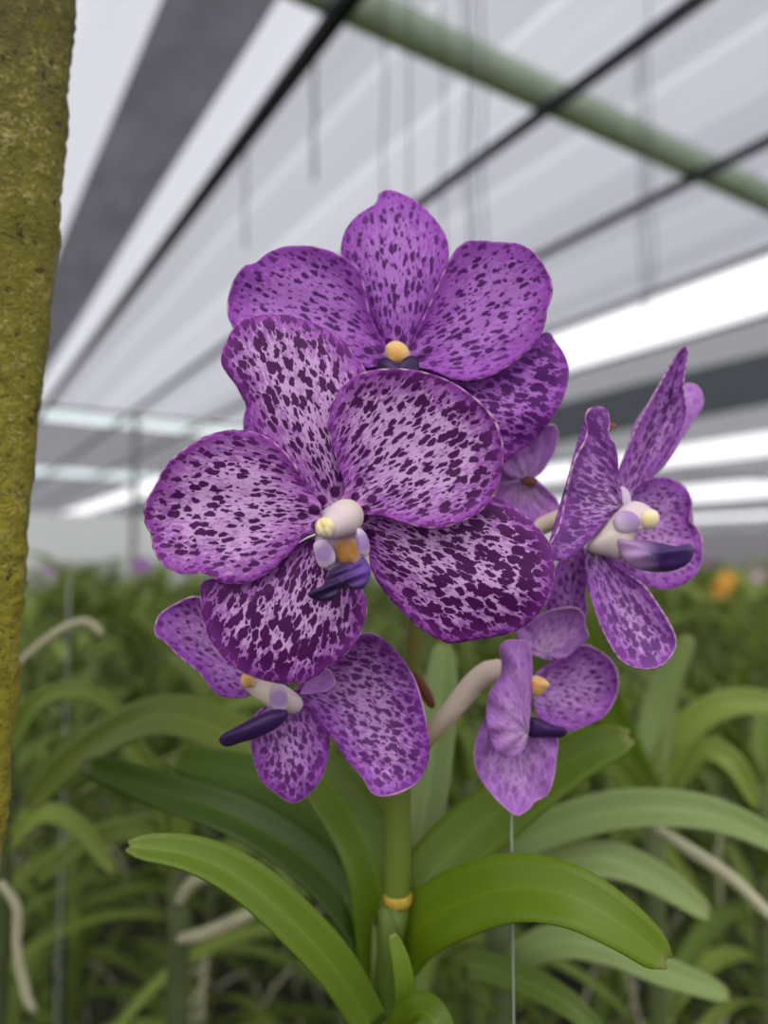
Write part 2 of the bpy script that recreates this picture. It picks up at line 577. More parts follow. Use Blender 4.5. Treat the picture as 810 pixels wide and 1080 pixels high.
RK = (1.6 - 0.13) / 1.6
rail(U0, BACK, 0.955 * RK, 0.062, 0.04, ROOF - 0.13, 'dark roof rail running down the left beside the dark cloth strip')
rail(U0, BACK, 1.80 * RK, 0.06, 0.045, ROOF - 0.13, 'dark roof rail crossing the green pipe above the rear flower')
rail(U0, BACK, 2.65 * RK, 0.06, 0.045, ROOF - 0.13, 'dark roof rail crossing the green pipe near its right end')
rail(U0, BACK, 3.57, 0.04, 0.03, ROOF - 0.012, 'thin dark roof rail along the near edge of the widest bright gap')
rail(U0, BACK, 4.55, 0.05, 0.03, ROOF - 0.012, 'thin dark roof rail along the far edge of the widest bright gap')
pz = ROOF - 0.014 - 0.056
t = np.linspace(-4, SIDE, 60)
tag(tube('green_pipe', [uv(1.645 + 0.004 * math.sin(x), x, pz) for x in t], 0.056, green_paint, n=20), 'thick dull green pipe crossing under the roof rails', 'pipe')
for u_, lab in ((8.05, 'pale cross beam under the far roof beside the post, nearer'), (13.3, 'pale cross beam under the far roof beside the post, farther')):
    V = [uv(u_, -4, ROOF - .05), uv(u_ + .06, -4, ROOF - .05), uv(u_ + .06, SIDE, ROOF - .05), uv(u_, SIDE, ROOF - .05),
         uv(u_, -4, ROOF - .013), uv(u_ + .06, -4, ROOF - .013), uv(u_ + .06, SIDE, ROOF - .013), uv(u_, SIDE, ROOF - .013)]
    tag(link('cross_beam', box_mesh('cross_beam', V, post_paint)), lab, 'beam')
for k, (a, b, lab) in enumerate(((8.05, 1.85, 'slim pale roof post far off between the mossy post and the petals, nearer one'),
                                 (13.3, 3.6, 'slim pale roof post far off between the mossy post and the petals, farther one'),
                                 (8.05, 8.7, 'slim pale roof post far off right of the side-facing flower'),
                                 (13.3, 12.8, 'slim pale roof post farthest back at right'))):
    tag(tube('roof_post', [uv(a + .03, b, z) for z in np.linspace(0, ROOF - .05, 8)], 0.035, post_paint, n=10), lab, 'post')

# mossy post ------------------------------------------------------------
g = N('mossy_concrete')
oc = g.coord('Object')
z = g.sep(oc)[2]
n1 = g.noise(oc, 45, 6, 0.75).outputs[0]
n2 = g.noise(oc, 190, 5, 0.72, 0.5).outputs[0]
n3 = g.noise(oc, 520, 3, 0.6).outputs[0]
hgt = g.math('ADD', g.rng(z, 0.85, 1.22, 1.0, 0.0, False), g.math('MULTIPLY', g.math('SUBTRACT', n1, 0.5), 0.9), clamp=True)
c = g.mix(hgt, srgb(104, 98, 44), srgb(186, 174, 34))
c = g.mix(g.rng(n2, 0.47, 0.60, 0.0, 0.75), c, srgb(120, 114, 22))
c = g.mix(g.rng(n2, 0.43, 0.34, 0.0, 0.9), c, srgb(36, 34, 12))
c = g.mix(g.rng(g.math('MULTIPLY', n3, n1), 0.28, 0.36, 0.0, 0.7), c, srgb(182, 168, 110))
pv = g.n('ShaderNodeTexVoronoi')
g.put(pv.inputs['Vector'], oc)
pv.inputs['Scale'].default_value = 60
c = g.mix(g.rng(pv.outputs['Distance'], 0.16, 0.08, 0.0, 0.9), c, srgb(30, 28, 14))
g.put(g.b.inputs['Base Color'], c)
g.b.inputs['Roughness'].default_value = 0.9
g.bump(g.math('ADD', n1, n2), 1.0, 0.006)
M['moss'] = g.m
PD = 0.275
e_top, e_bot = at(67, 0, PD), at(5, 1080, PD)
nz_, per = 900, 64
RC, RS = math.cos(math.radians(31)), math.sin(math.radians(31))   # the post stands turned about its upright axis
V, Fc = [], []
for i in range(nz_):
    zz = (ROOF - 0.02) * i / (nz_ - 1)
    k = (zz - e_bot[2]) / (e_top[2] - e_bot[2])
    ex = e_bot[0] + (e_top[0] - e_bot[0]) * k
    for j in range(per):
        a = 2 * math.pi * j / per
        ca, sa = math.cos(a), math.sin(a)
        q = 1 / (abs(ca) ** 14 + abs(sa) ** 14) ** (1 / 14)
        hw = 0.042
        nb = 0.0007 * math.sin(zz * 31 + 3 * a) + 0.0004 * math.sin(zz * 143 + 5 * a + 1) + 0.0005 * random.uniform(-1, 1)
        lx, ly = -hw + (hw + nb) * q * ca, hw + (hw + nb) * q * sa
        V.append((ex + lx * RC - ly * RS, PD + lx * RS + ly * RC, zz))
for i in range(nz_ - 1):
    for j in range(per):
        Fc.append((i * per + j, i * per + (j + 1) % per, (i + 1) * per + (j + 1) % per, (i + 1) * per + j))
Fc += [tuple(range(per - 1, -1, -1)), tuple(range((nz_ - 1) * per, nz_ * per))]
tag(link('concrete_post', make_mesh('concrete_post', V, Fc, M['moss'])), 'mossy yellow-green concrete post close at the left edge', 'post')

# ------------------------------------------------------------------ leaves
def leaf_grid(C, W, Nn, fold=0.25, tip='notch', nt_=7, th=0.0011):
    """strap leaf along centre line C with widths W and blade normals Nn"""
    C = np.asarray(C, float)
    T = np.gradient(C, axis=0)
    T /= np.linalg.norm(T, axis=1, keepdims=True)
    S = np.cross(T, Nn)
    S /= np.maximum(np.linalg.norm(S, axis=1, keepdims=True), 1e-9)
    Nb = np.cross(S, T)
    tt = np.linspace(-1, 1, nt_)
    P = C[:, None] + S[:, None] * (W[:, None] * tt)[..., None] * 0.5 + Nb[:, None] * (W[:, None] * (np.abs(tt) ** 1.4) * fold)[..., None]
    if tip == 'notch':                                  # bitten, two-lobed end
        k = len(C) - 1
        P[k] += T[k] * (W[k] * (0.35 * np.abs(tt) - 0.1 + 0.06 * np.cos(tt * 9)))[:, None]
    uvs = np.stack(np.broadcast_arrays(tt[None, :], np.linspace(0, 1, len(C))[:, None]), -1)
    V, Fc, _, U = sheet(P, th, None, uvs)
    return V, Fc, U


def profile(n, w, taper=0.55, base=0.8):
    s = np.linspace(0, 1, n)
    q = np.where(s < 0.35, base + (1 - base) * np.sin(s / 0.35 * math.pi / 2), 1 - (1 - taper) * ((s - 0.35) / 0.65) ** 2.4)
    e = np.clip((1 - s) / 0.05, 0, 1) ** 0.5
    return w * q * (0.45 + 0.55 * e)


def pleaf(parent, pts, wpx, mat, face=0.75, fold=0.2, taper=0.5, n=34, tip='notch', base=0.8, label=None, side=1):
    """leaf through (px, py, depth); face 1 shows its blade to the camera, 0 lies flat"""
    Q = catmull(np.asarray(pts, float), n)
    C = at(Q[:, 0], Q[:, 1], Q[:, 2])
    W = profile(n, 1.0, taper, base) * wpx * Q[:, 2] / F
    view = CAM - C
    view /= np.linalg.norm(view, axis=1, keepdims=True)
    Nn = view * face + np.array([0, 0, 1.0]) * (1 - face)
    V, Fc, U = leaf_grid(C, W, Nn, fold * side, tip)
    return link('leaf', make_mesh('leaf', V, Fc, mat, uvs=U), parent, label)


# ------------------------------------------------------------------ flowers
MM = 0.225 / F * 1000           # mm per px at the front flower


def petal(parent, name, frame, pts, tip, hub, depth, mat, grad=(0, 0), z0=0.0, lift=0.0, cup=0.0, ripple=0.0009,
          blobs=(), dens=(0.24, 0.34), th=0.0007, ns=46, nt_=34, wave=9, label=None, pinch=0.0):
    """a petal from its outline in a crop frame (x0, y0, scale), listed from the base round the tip and back to the base"""
    fx, fy, fs = frame
    O = np.array([(fx + a * fs, fy + b * fs) for a, b in pts])
    tipp = np.array((fx + tip[0] * fs, fy + tip[1] * fs))
    C = catmull(O, 400)
    k = int(np.argmin(np.linalg.norm(C - tipp, axis=1)))
    rs = lambda A: catmull(A, ns) if len(A) < 5 else np.stack([np.interp(np.linspace(0, 1, ns), np.linspace(0, 1, len(A)), A[:, q]) for q in (0, 1)], 1)
    L, R = rs(C[:k + 1]), rs(C[k:][::-1])
    t = np.linspace(0, 1, nt_)
    G = L[:, None] * (1 - t)[None, :, None] + R[:, None] * t[None, :, None]
    # distance to the outline in mm at this depth
    mm = depth / F * 1000
    D = np.sqrt(((G[:, :, None, :] - C[None, None, 4:-4:3, :]) ** 2).sum(-1)).min(-1) * mm
    hubp = np.array(hub, float)
    rel = G - hubp
    rr = np.linalg.norm(rel, axis=2)
    rmax = rr.max()
    s = rr / rmax
    tt = np.broadcast_to(2 * t - 1, s.shape)
    sg = np.broadcast_to(np.linspace(0, 1, ns)[:, None], s.shape)
    ang = np.arctan2(rel[..., 1], rel[..., 0])
    h = z0 * np.clip(s * 2.5, 0, 1) + lift * s ** 1.6 + cup * (1 - tt ** 2) * np.sin(np.pi * np.clip(sg, 0, 1)) - pinch * np.exp(-(tt / 0.12) ** 2) * np.sin(np.pi * sg)
    edge = np.exp(-(D / 5.0))
    h = h + ripple * edge * np.sin(wave * ang + rmax * 0.1) + ripple * 0.5 * np.sin(ang * 17 + s * 9) * s
    dep = depth + (grad[0] * (G[..., 0] - hubp[0]) + grad[1] * (G[..., 1] - hubp[1])) * 1e-5 - h
    P = at(G[..., 0], G[..., 1], dep)
    axis = math.atan2(*(tipp - hubp)[::-1])
    da = (ang - axis + math.pi) % (2 * math.pi) - math.pi
    # stretch the pattern coordinates for petals seen at a slant
    gx_, gy_ = np.linalg.norm(P - P[0, nt_ // 2], axis=2) * 1000, rr * mm
    rad = np.maximum(gx_, gy_) if (grad[0] or grad[1]) else gy_
    U = np.stack([da * rad.max() * 0.98 * np.clip(rad / rad.max(), 0.02, 1) ** 0.52 + 50, rad], -1)
    dd = dens[0] + (dens[1] - dens[0]) * s
    bl = np.full(s.shape, 9.0)
    for a_, q_, z_ in blobs:
        bl = np.minimum(bl, np.sqrt(((da - a_) * q_) ** 2 + ((rr * mm - q_) * 0.8) ** 2) - z_)
    V, Fc, at_, Uo = sheet(P, th, {'rim': D + 7 * np.exp(-(rr * mm / 9.0) ** 2), 'dens': dd, 'blob': bl, 'inner': (np.full(s.shape, 1.0 if blobs else 0.0))}, U)
    return link(name, make_mesh(name, V, Fc, mat, uvs=Uo, attrs=at_), parent, label)


def pillow(parent, name, frame, pts, depth, thick, mat, grad=(0, 0), back=None, label=None, tip=None, folds=0.0, power=0.5):
    """rounded solid grown from an outline, front bulge `thick`, rear bulge `back` (metres)"""
    fx, fy, fs = frame
    O = catmull([(fx + a * fs, fy + b * fs) for a, b in pts], 48, closed=True)
    c = O.mean(0)
    back = thick if back is None else back
    tp = c if tip is None else np.array((fx + tip[0] * fs, fy + tip[1] * fs))
    far = np.linalg.norm(O - tp, axis=1).max() if tip is not None else 1.0
    V, tone, Fc = [], [], []
    K = 9
    axs = (c - tp) / max(np.linalg.norm(c - tp), 1e-6) if tip is not None else np.array([1.0, 0])
    nrm = np.array([-axs[1], axs[0]])
    wid = np.abs((O - c) @ nrm).max()

    def put(q, h):
        d = depth + (grad[0] * (q[0] - c[0]) + grad[1] * (q[1] - c[1])) * 1e-5 - h
        V.append(at(q[0], q[1], d))
        tone.append(min(1, np.linalg.norm(q - tp) / far) if tip is not None else min(1, np.linalg.norm(q - c) / np.linalg.norm(O - c, axis=1).max()))
    levels = [(math.sin(a), math.cos(a)) for a in np.linspace(0, math.pi, 2 * K + 1)[1:-1]]
    put(c, thick)
    for r, hh in levels:
        for i in range(48):
            f = 1 + folds * math.cos(((O[i] - c) * r) @ nrm / wid * 9.0)
            put(c + (O[i] - c) * r, (thick * f if hh > 0 else back) * (abs(hh) ** (power * 2)) * (1 if hh > 0 else -1))
    put(c, -back)
    n = 48
    for i in range(n):
        Fc.append((0, 1 + (i + 1) % n, 1 + i))
    for k in range(len(levels) - 1):
        for i in range(n):
            a = 1 + k * n
            Fc.append((a + i, a + (i + 1) % n, a + n + (i + 1) % n, a + n + i))
    a = 1 + (len(levels) - 1) * n
    for i in range(n):
        Fc.append((a + i, a + (i + 1) % n, len(V) - 1))
    return link(name, make_mesh(name, V, Fc, mat, attrs={'tone': tone}), parent, label)


STEM_D = 0.295
base_pt = at(404, 1120, STEM_D)
orchid = empty('orchid_plant', (base_pt[0], base_pt[1], 0), None, 'orchid with six dark-spotted purple flowers on a green stem, nearest of all', 'orchid')

# stem and spike
q = at(406, 1085, STEM_D)
Qs = catmull([(base_pt[0] - .004, base_pt[1] + .01, 0, .011), (base_pt[0] - .003, base_pt[1] + .005, .3, .011), (q[0], q[1], q[2], 17 * STEM_D / F),
              (*at(412, 1010, STEM_D), 15 * STEM_D / F), (*at(419, 950, STEM_D), 13.5 * STEM_D / F)], 40)
tube('cane', Qs[:, :3], Qs[:, 3], M['cane'], orchid, 16)
ptube('flower_spike', [(419, 955, STEM_D, 13.5), (419, 900, STEM_D, 14.5), (419, 850, STEM_D, 14), (423, 800, STEM_D, 12), (430, 740, STEM_D, 10), (436, 690, STEM_D, 9),
                       (439, 640, STEM_D, 9), (441, 560, STEM_D, 8), (443, 480, STEM_D, 7), (446, 420, STEM_D + .005, 6)], M['spike'], orchid, 16, m=40)
ptube('node_ring', [(419, 940, STEM_D, 12.5), (419, 943, STEM_D, 14.8), (420, 949, STEM_D, 15.2), (420, 954, STEM_D, 13.0)], M['ring'], orchid, 18, 'yellow ring on the green stem', m=8)
pillow(orchid, 'bract', (0, 0, 1), [(438, 708), (446, 714), (456, 732), (459, 744), (454, 747), (446, 738), (440, 724)], STEM_D - .008, 0.0025, M['bract'], label='brown pointed bract on the stem')
pillow(orchid, 'leaf_sheath', (0, 0, 1), [(400, 960), (409, 955), (420, 962), (424, 1000), (430, 1050), (433, 1110), (400, 1115), (390, 1080), (396, 1010)], STEM_D - .001, 0.008, M['cane'])

# leaves of the flowering plant (px, py, depth)
LV = [
    ([(416, 1012, .304), (440, 980, .297), (482, 954, .285), (540, 937, .270), (600, 945, .258), (655, 975, .250), (703, 1013, .246)], 66, 'leaf', .86, .12),
    ([(414, 990, .304), (436, 948, .308), (470, 905, .315), (520, 860, .322), (575, 818, .325), (625, 790, .325), (664, 777, .325)], 62, 'leaf', .9, .10),
    ([(392, 1085, .285), (355, 1025, .275), (310, 975, .268), (255, 928, .262), (200, 902, .258), (136, 893, .255)], 46, 'leaflime', .7, .22),
    ([(402, 1020, .315), (370, 960, .325), (320, 905, .335), (250, 862, .345), (170, 835, .355), (86, 806, .365)], 46, 'leafdark', .72, .2),
    ([(404, 1005, .31), (385, 940, .33), (350, 880, .345), (300, 835, .36), (250, 815, .37), (180, 800, .38)], 50, 'leafdark', .85, .1),
    ([(408, 1050, .305), (404, 970, .308), (394, 910, .312), (370, 860, .32), (335, 815, .33), (300, 790, .34), (270, 775, .35)], 62, 'leaf', .88, .16),
    ([(402, 985, .33), (370, 905, .37), (320, 835, .40), (250, 780, .42), (170, 755, .44), (85, 795, .46), (30, 850, .48)], 48, 'field', .8, .12),
    ([(440, 900, .33), (450, 840, .35), (458, 780, .37), (465, 720, .39), (468, 680, .41)], 44, 'leafpale', .9, .12),
    ([(426, 1100, .268), (432, 1075, .26), (447, 1068, .255), (462, 1085, .25), (470, 1115, .25)], 38, 'leaf', .7, .15),
    ([(420, 1100, .28), (428, 1060, .272), (424, 1020, .27), (414, 985, .272)], 22, 'leaflime', .9, .1),
]
for pts, wp, mk, face, fold in LV:
    pleaf(orchid, pts, wp, M[mk], face, fold)

# ---- front flower
A2 = (140, 320, 460 / 810)
hub1 = (358, 545)
D1 = 0.225
f1 = empty('flower', at(*hub1, D1), orchid, 'frontmost flower, pale lilac with bold dark purple spots')
m = M['front']
petal(f1, 'sepal', A2, [(352, 385), (322, 345), (280, 300), (252, 268), (225, 230), (207, 182), (190, 150), (168, 120), (165, 95), (176, 68), (190, 45), (215, 28), (255, 20), (300, 25),
                        (345, 40), (385, 66), (410, 95), (432, 125), (442, 155), (440, 210), (425, 270), (405, 330), (385, 388)], (200, 40), hub1, D1 + .004, m,
      lift=-.004, cup=.003, ripple=.001, blobs=((-.34, 7.6, 1.5), (.30, 8.0, 1.6), (.05, 11.5, 1.4), (-.5, 12.5, 1.3), (.5, 12.5, 1.3)), dens=(.25, .37), label=None)
petal(f1, 'sepal', A2, [(360, 425), (320, 440), (270, 470), (225, 500), (180, 515), (150, 510), (127, 522), (127, 550), (132, 590), (145, 625), (170, 658), (202, 683), (240, 698), (280, 705),
                        (320, 702), (345, 690), (360, 675), (385, 660), (410, 635), (428, 600), (435, 560), (426, 530), (430, 500), (424, 470), (395, 430)], (290, 705), hub1, D1 + .005, m,
      lift=.002, cup=.003, ripple=.001, blobs=((-.34, 7.6, 1.5), (.30, 8.0, 1.6), (.05, 11.5, 1.4), (-.5, 12.5, 1.3), (.5, 12.5, 1.3)), dens=(.30, .46))
petal(f1, 'sepal', A2, [(405, 430), (436, 460), (442, 490), (460, 525), (490, 562), (530, 600), (560, 620), (590, 631), (625, 626), (670, 619), (715, 606), (750, 580), (774, 540), (783, 490),
                        (775, 450), (750, 415), (715, 385), (680, 362), (640, 360), (580, 375), (500, 385), (410, 390)], (762, 562), hub1, D1 + .006, m,
      lift=.001, cup=.004, ripple=.001, blobs=((-.34, 7.6, 1.5), (.30, 8.0, 1.6), (.05, 11.5, 1.4), (-.5, 12.5, 1.3), (.5, 12.5, 1.3)), dens=(.29, .47))
petal(f1, 'petal', A2, [(352, 420), (318, 436), (295, 460), (270, 484), (240, 508), (200, 521), (165, 518), (145, 507), (125, 500), (95, 503), (65, 492), (48, 475), (37, 450), (38, 430), (27, 418),
                        (21, 396), (25, 370), (35, 350), (45, 332), (62, 300), (85, 279), (115, 257), (150, 241), (190, 234), (235, 242), (268, 262), (298, 295), (322, 335), (350, 375)], (26, 408), hub1, D1 + .001, m,
      z0=.002, lift=.003, cup=-.003, ripple=.0009, blobs=((-.34, 7.6, 1.5), (.30, 8.0, 1.6), (.05, 11.5, 1.4), (-.5, 12.5, 1.3), (.5, 12.5, 1.3)), dens=(.25, .29))
petal(f1, 'petal', A2, [(380, 378), (395, 345), (382, 300), (367, 255), (361, 222), (366, 196), (380, 165), (405, 140), (440, 125), (490, 121), (540, 127), (590, 145), (630, 172), (660, 200), (680, 235),
                        (688, 275), (684, 320), (668, 360), (640, 390), (600, 410), (560, 418), (520, 412), (475, 398), (435, 392), (405, 402)], (672, 218), hub1, D1 - .001, m,
      z0=.003, lift=.003, cup=-.003, ripple=.0009, blobs=((-.34, 7.6, 1.5), (.30, 8.0, 1.6), (.05, 11.5, 1.4), (-.5, 12.5, 1.3), (.5, 12.5, 1.3)), dens=(.25, .36))
A3 = (290, 500, 140 / 810)
pillow(f1, 'column_foot', A3, [(262, 262), (300, 215), (350, 190), (410, 190), (465, 215), (500, 265), (535, 340), (572, 420), (570, 520), (540, 590), (430, 600), (300, 575), (250, 480), (245, 370)], D1 + .0025, .0022, M['lobe'])
ptube('column', [(369, 540, D1 + .003, 13), (366, 544, D1 - .001, 18.5), (360, 548, D1 - .005, 18.5), (353, 553, D1 - .0085, 15), (347, 557, D1 - .011, 12.5), (344, 559, D1 - .0125, 11)], M['column'], f1, 24, m=16)
pillow(f1, 'anther_cap', A3, [(246, 335), (250, 297), (278, 270), (316, 263), (350, 274), (372, 308), (366, 350), (338, 386), (296, 390), (262, 372)], D1 - .0135, .003, M['cap'], label='pale yellow cap at the flower centre', tip=(300, 300), folds=.16)
pillow(f1, 'throat', A3, [(350, 410), (420, 390), (495, 400), (520, 470), (525, 540), (500, 565), (460, 545), (400, 545), (360, 500), (330, 450)], D1 - .002, .002, M['throat'], label='ochre yellow throat')
pillow(f1, 'side_lobe', A3, [(235, 430), (270, 402), (320, 405), (350, 440), (370, 500), (360, 545), (310, 575), (270, 560), (245, 500)], D1 - .0055, .0022, M['lobe'], grad=(-14, 0))
pillow(f1, 'side_lobe', A3, [(505, 330), (545, 350), (575, 410), (578, 470), (555, 500), (520, 490), (500, 430), (495, 370)], D1 - .0075, .0022, M['lobe'], grad=(16, 0))
pillow(f1, 'lip', A3, [(385, 560), (440, 542), (500, 545), (530, 500), (560, 530), (585, 580), (575, 645), (540, 700), (480, 705), (430, 690), (395, 715), (375, 755), (330, 780), (260, 775),
                       (205, 750), (198, 725), (240, 700), (290, 680), (315, 620), (345, 580)], D1 - .009, .004, M['lip'], tip=(560, 590), folds=.25, grad=(8, 0), label='dark violet lip')

# ---- rear flower at the top
A1 = (220, 190, 400 / 810)
hub2 = (420, 382)
D2 = 0.258
f2 = empty('flower', at(*hub2, D2), orchid, 'rear flower at the top, even purple with small dark spots')
m = M['rear']
petal(f2, 'sepal', A1, [(388, 385), (362, 330), (335, 285), (305, 225), (288, 175), (283, 145), (293, 108), (314, 80), (340, 62), (358, 50), (364, 30), (385, 22), (412, 30), (440, 44), (470, 70), (495, 100),
                        (510, 130), (513, 165), (505, 205), (485, 260), (455, 320), (424, 385)], (378, 23), hub2, D2 + .003, m, lift=-.006, cup=.003, blobs=((-.34, 7.6, 1.5), (.30, 8.0, 1.6), (.05, 11.5, 1.4), (-.5, 12.5, 1.3), (.5, 12.5, 1.3)), dens=(.27, .25))
petal(f2, 'sepal', (0, 0, 1), [(405, 388), (345, 382), (285, 396), (262, 425), (258, 458), (280, 492), (330, 496), (382, 455), (418, 402)], (264, 465), hub2, D2 + .006, m, cup=.002, dens=(.24, .3))
petal(f2, 'sepal', A1, [(440, 385), (500, 410), (580, 415), (660, 375), (718, 325), (740, 345), (760, 375), (768, 405), (764, 440), (750, 480), (725, 520), (700, 550), (660, 580), (625, 605), (570, 590),
                        (500, 520), (430, 415)], (755, 465), hub2, D2 + .007, m, cup=.004, lift=.002, dens=(.30, .44), ripple=.0014)
petal(f2, 'petal', A1, [(398, 372), (372, 345), (345, 290), (332, 225), (320, 190), (290, 165), (250, 148), (210, 140), (160, 142), (122, 158), (98, 178), (76, 183), (56, 210), (43, 250), (43, 290), (55, 320),
                        (85, 345), (140, 370), (210, 395), (290, 405), (395, 395)], (43, 272), hub2, D2 + .001, m, z0=.001, lift=.004, cup=-.003, blobs=((-.34, 7.6, 1.5), (.30, 8.0, 1.6), (.05, 11.5, 1.4), (-.5, 12.5, 1.3), (.5, 12.5, 1.3)), dens=(.27, .22))
petal(f2, 'petal', A1, [(422, 380), (440, 335), (470, 270), (498, 205), (520, 160), (542, 135), (570, 128), (620, 132), (660, 135), (690, 150), (715, 180), (730, 210), (733, 245), (722, 280), (718, 310),
                        (700, 345), (670, 375), (635, 400), (600, 418), (560, 428), (520, 425), (480, 408), (440, 398)], (732, 235), hub2, D2, m, z0=.002, lift=.004, cup=-.003, blobs=((-.34, 7.6, 1.5), (.30, 8.0, 1.6), (.05, 11.5, 1.4), (-.5, 12.5, 1.3), (.5, 12.5, 1.3)), dens=(.28, .22))
pillow(f2, 'column', A1, [(378, 372), (380, 352), (398, 343), (418, 350), (430, 370), (420, 392), (390, 395)], D2 - .005, .004, M['capo'], label='orange-yellow column')
pillow(f2, 'lip', A1, [(360, 402), (362, 385), (380, 378), (398, 388), (408, 392), (420, 378), (440, 376), (450, 392), (446, 420), (420, 440), (380, 440), (362, 425)], D2 - .010, .004, M['lip_dark'], label='blackish violet two-lobed lip')
ptube('pedicel', [(446, 430, .297, 5), (440, 405, .285, 6), (428, 388, .270, 6)], M['pedicel'], f2)

# ---- flower at the right, seen from its side
A6 = (510, 360, 1 / 3)
hub3 = (656, 530)
D3 = 0.262
f3 = empty('flower', at(*hub3, D3), orchid, 'right-hand flower turned sideways with its dark lip pointing right')
m = M['side']
petal(f3, 'petal', A6, [(428, 535), (395, 565), (355, 605), (312, 655), (270, 685), (235, 695), (205, 682), (205, 655), (235, 600), (250, 540), (265, 460), (282, 390), (300, 348), (322, 312), (330, 272), (322, 240),
                        (335, 212), (365, 206), (388, 212), (398, 240), (400, 270), (394, 290), (414, 322), (424, 360), (426, 420), (434, 470), (440, 515)], (262, 470), (653, 533), D3 - .002, m,
      grad=(20, 0), cup=-.004, dens=(.38, .46), ripple=.0012, wave=6)
petal(f3, 'petal', A6, [(450, 500), (470, 465), (520, 435), (580, 430), (630, 455), (655, 490), (658, 530), (651, 565), (675, 590), (693, 640), (690, 700), (665, 745), (620, 775), (570, 785), (520, 775), (460, 750),
                        (405, 705), (390, 660), (420, 590)], (682, 610), (650, 545), D3 + .012, M['low'], grad=(18, 0), cup=-.004, dens=(.22, .26))
petal(f3, 'sepal', A6, [(462, 490), (460, 400), (464, 320), (475, 268), (520, 200), (595, 150), (640, 134), (670, 138), (690, 165), (693, 205), (672, 238), (632, 300), (582, 380), (500, 460)], (680, 150), (658, 525), D3 + .016, M['back'],
      grad=(10, -5), cup=.003, dens=(.2, .25))
petal(f3, 'petal', A6, [(438, 500), (430, 440), (432, 400), (450, 355), (470, 300), (520, 200), (560, 130), (590, 75), (620, 25), (640, 17), (648, 36), (641, 80), (633, 140), (641, 200), (638, 250), (600, 330), (560, 390), (505, 440), (458, 500)],
      (638, 18), (656, 526), D3 + .006, m, grad=(8, 6), cup=-.003, dens=(.32, .30), ripple=.0012, pinch=.002)
petal(f3, 'sepal', A6, [(332, 655), (322, 700), (330, 770), (345, 830), (370, 900), (400, 960), (430, 1005), (470, 1030), (520, 1038), (565, 1025), (600, 985), (610, 950), (598, 910), (570, 860), (530, 800), (500, 765),
                        (450, 730), (400, 690), (362, 655)], (585, 1005), (626, 575), D3 + .002, m, grad=(-4, -8), cup=-.003, dens=(.30, .42), ripple=.0012)
pillow(f3, 'column', A6, [(330, 650), (370, 600), (400, 560), (440, 520), (480, 505), (520, 520), (540, 545), (530, 590), (490, 600), (470, 640), (440, 690), (390, 680), (350, 672)], D3 - .001, .006, M['column'])
pillow(f3, 'column_foot', A6, [(420, 470), (445, 460), (465, 490), (460, 540), (400, 640), (350, 690), (318, 665), (350, 610), (400, 550)], D3 + .004, .002, M['lobe'])
pillow(f3, 'anther_cap', A6, [(500, 540), (525, 530), (550, 540), (556, 565), (540, 590), (510, 596), (492, 570)], D3 - .004, .004, M['cap'], label='pale yellow cap')
pillow(f3, 'side_lobe', A6, [(412, 560), (440, 535), (480, 545), (495, 575), (480, 600), (440, 610), (415, 595)], D3 - .006, .003, M['lobe'], tip=(490, 540))
pillow(f3, 'lip', A6, [(420, 620), (460, 628), (510, 630), (560, 638), (610, 648), (655, 640), (666, 655), (658, 690), (630, 715), (580, 730), (520, 728), (470, 715), (440, 690), (425, 655)], D3 - .005, .006, M['lip_side'],
       tip=(430, 690), folds=.1, label='dark violet lip pointing right')
ptube('pedicel', [(445, 640, .296, 7), (500, 590, .292, 8), (565, 558, .285, 9), (600, 545, .275, 10), (640, 548, .268, 9)], M['pedicel'], f3)
pillow(f3, 'petal_tip', A6, [(396, 268), (405, 258), (418, 262), (422, 268), (410, 274), (400, 288)], D3 - .004, .0008, M['bract'], label='dry orange-brown tip')

# ---- flower below the front one, at left
A4 = (150, 610, 320 / 810)
hub4 = (288, 732)
D4 = 0.258
f4 = empty('flower', at(*hub4, D4), orchid, 'lower left flower hanging below the front one')
m = M['low']
petal(f4, 'petal', A4, [(300, 305), (280, 315), (250, 320), (210, 315), (180, 290), (150, 250), (100, 210), (60, 170), (35, 150), (40, 108), (58, 86), (100, 62), (142, 48), (200, 70), (270, 130), (330, 220), (335, 290)], (36, 135), hub4, D4 + .006, m,
      grad=(6, 0), cup=-.003, dens=(.24, .20))
petal(f4, 'petal', A4, [(400, 300), (440, 270), (480, 230), (520, 190), (560, 160), (600, 145), (640, 160), (690, 210), (725, 265), (745, 320), (760, 390), (766, 450), (760, 500), (735, 545), (690, 570), (640, 583), (610, 570),
                        (590, 535), (550, 490), (510, 430), (480, 390), (445, 345), (405, 325)], (690, 570), hub4, D4 - .002, m, cup=-.004, lift=.004, dens=(.27, .38))
petal(f4, 'sepal', A4, [(365, 345), (325, 345), (295, 375), (290, 430), (300, 490), (320, 540), (360, 575), (400, 598), (440, 580), (475, 540), (495, 480), (500, 420), (486, 380), (448, 345), (410, 330)], (400, 598), hub4, D4 + .001, m,
      cup=.003, dens=(.27, .38))
petal(f4, 'sepal', A4, [(330, 300), (280, 220), (240, 120), (270, 20), (340, -20), (400, 10), (430, 100), (420, 200), (390, 290)], (340, -20), hub4, D4 + .010, m, dens=(.25, .3))
petal(f4, 'petal', A4, [(420, 310), (440, 270), (470, 240), (500, 245), (515, 280), (495, 300), (450, 310)], (512, 270), hub4, D4 - .004, M['back'], dens=(.1, .1))
pillow(f4, 'column', A4, [(262, 275), (285, 258), (330, 270), (380, 285), (425, 320), (425, 350), (390, 362), (340, 345), (290, 310)], D4 - .005, .005, M['column'])
pillow(f4, 'anther_cap', A4, [(264, 262), (280, 252), (298, 262), (300, 285), (280, 292), (266, 284)], D4 - .009, .003, M['capo'], label='orange cap')
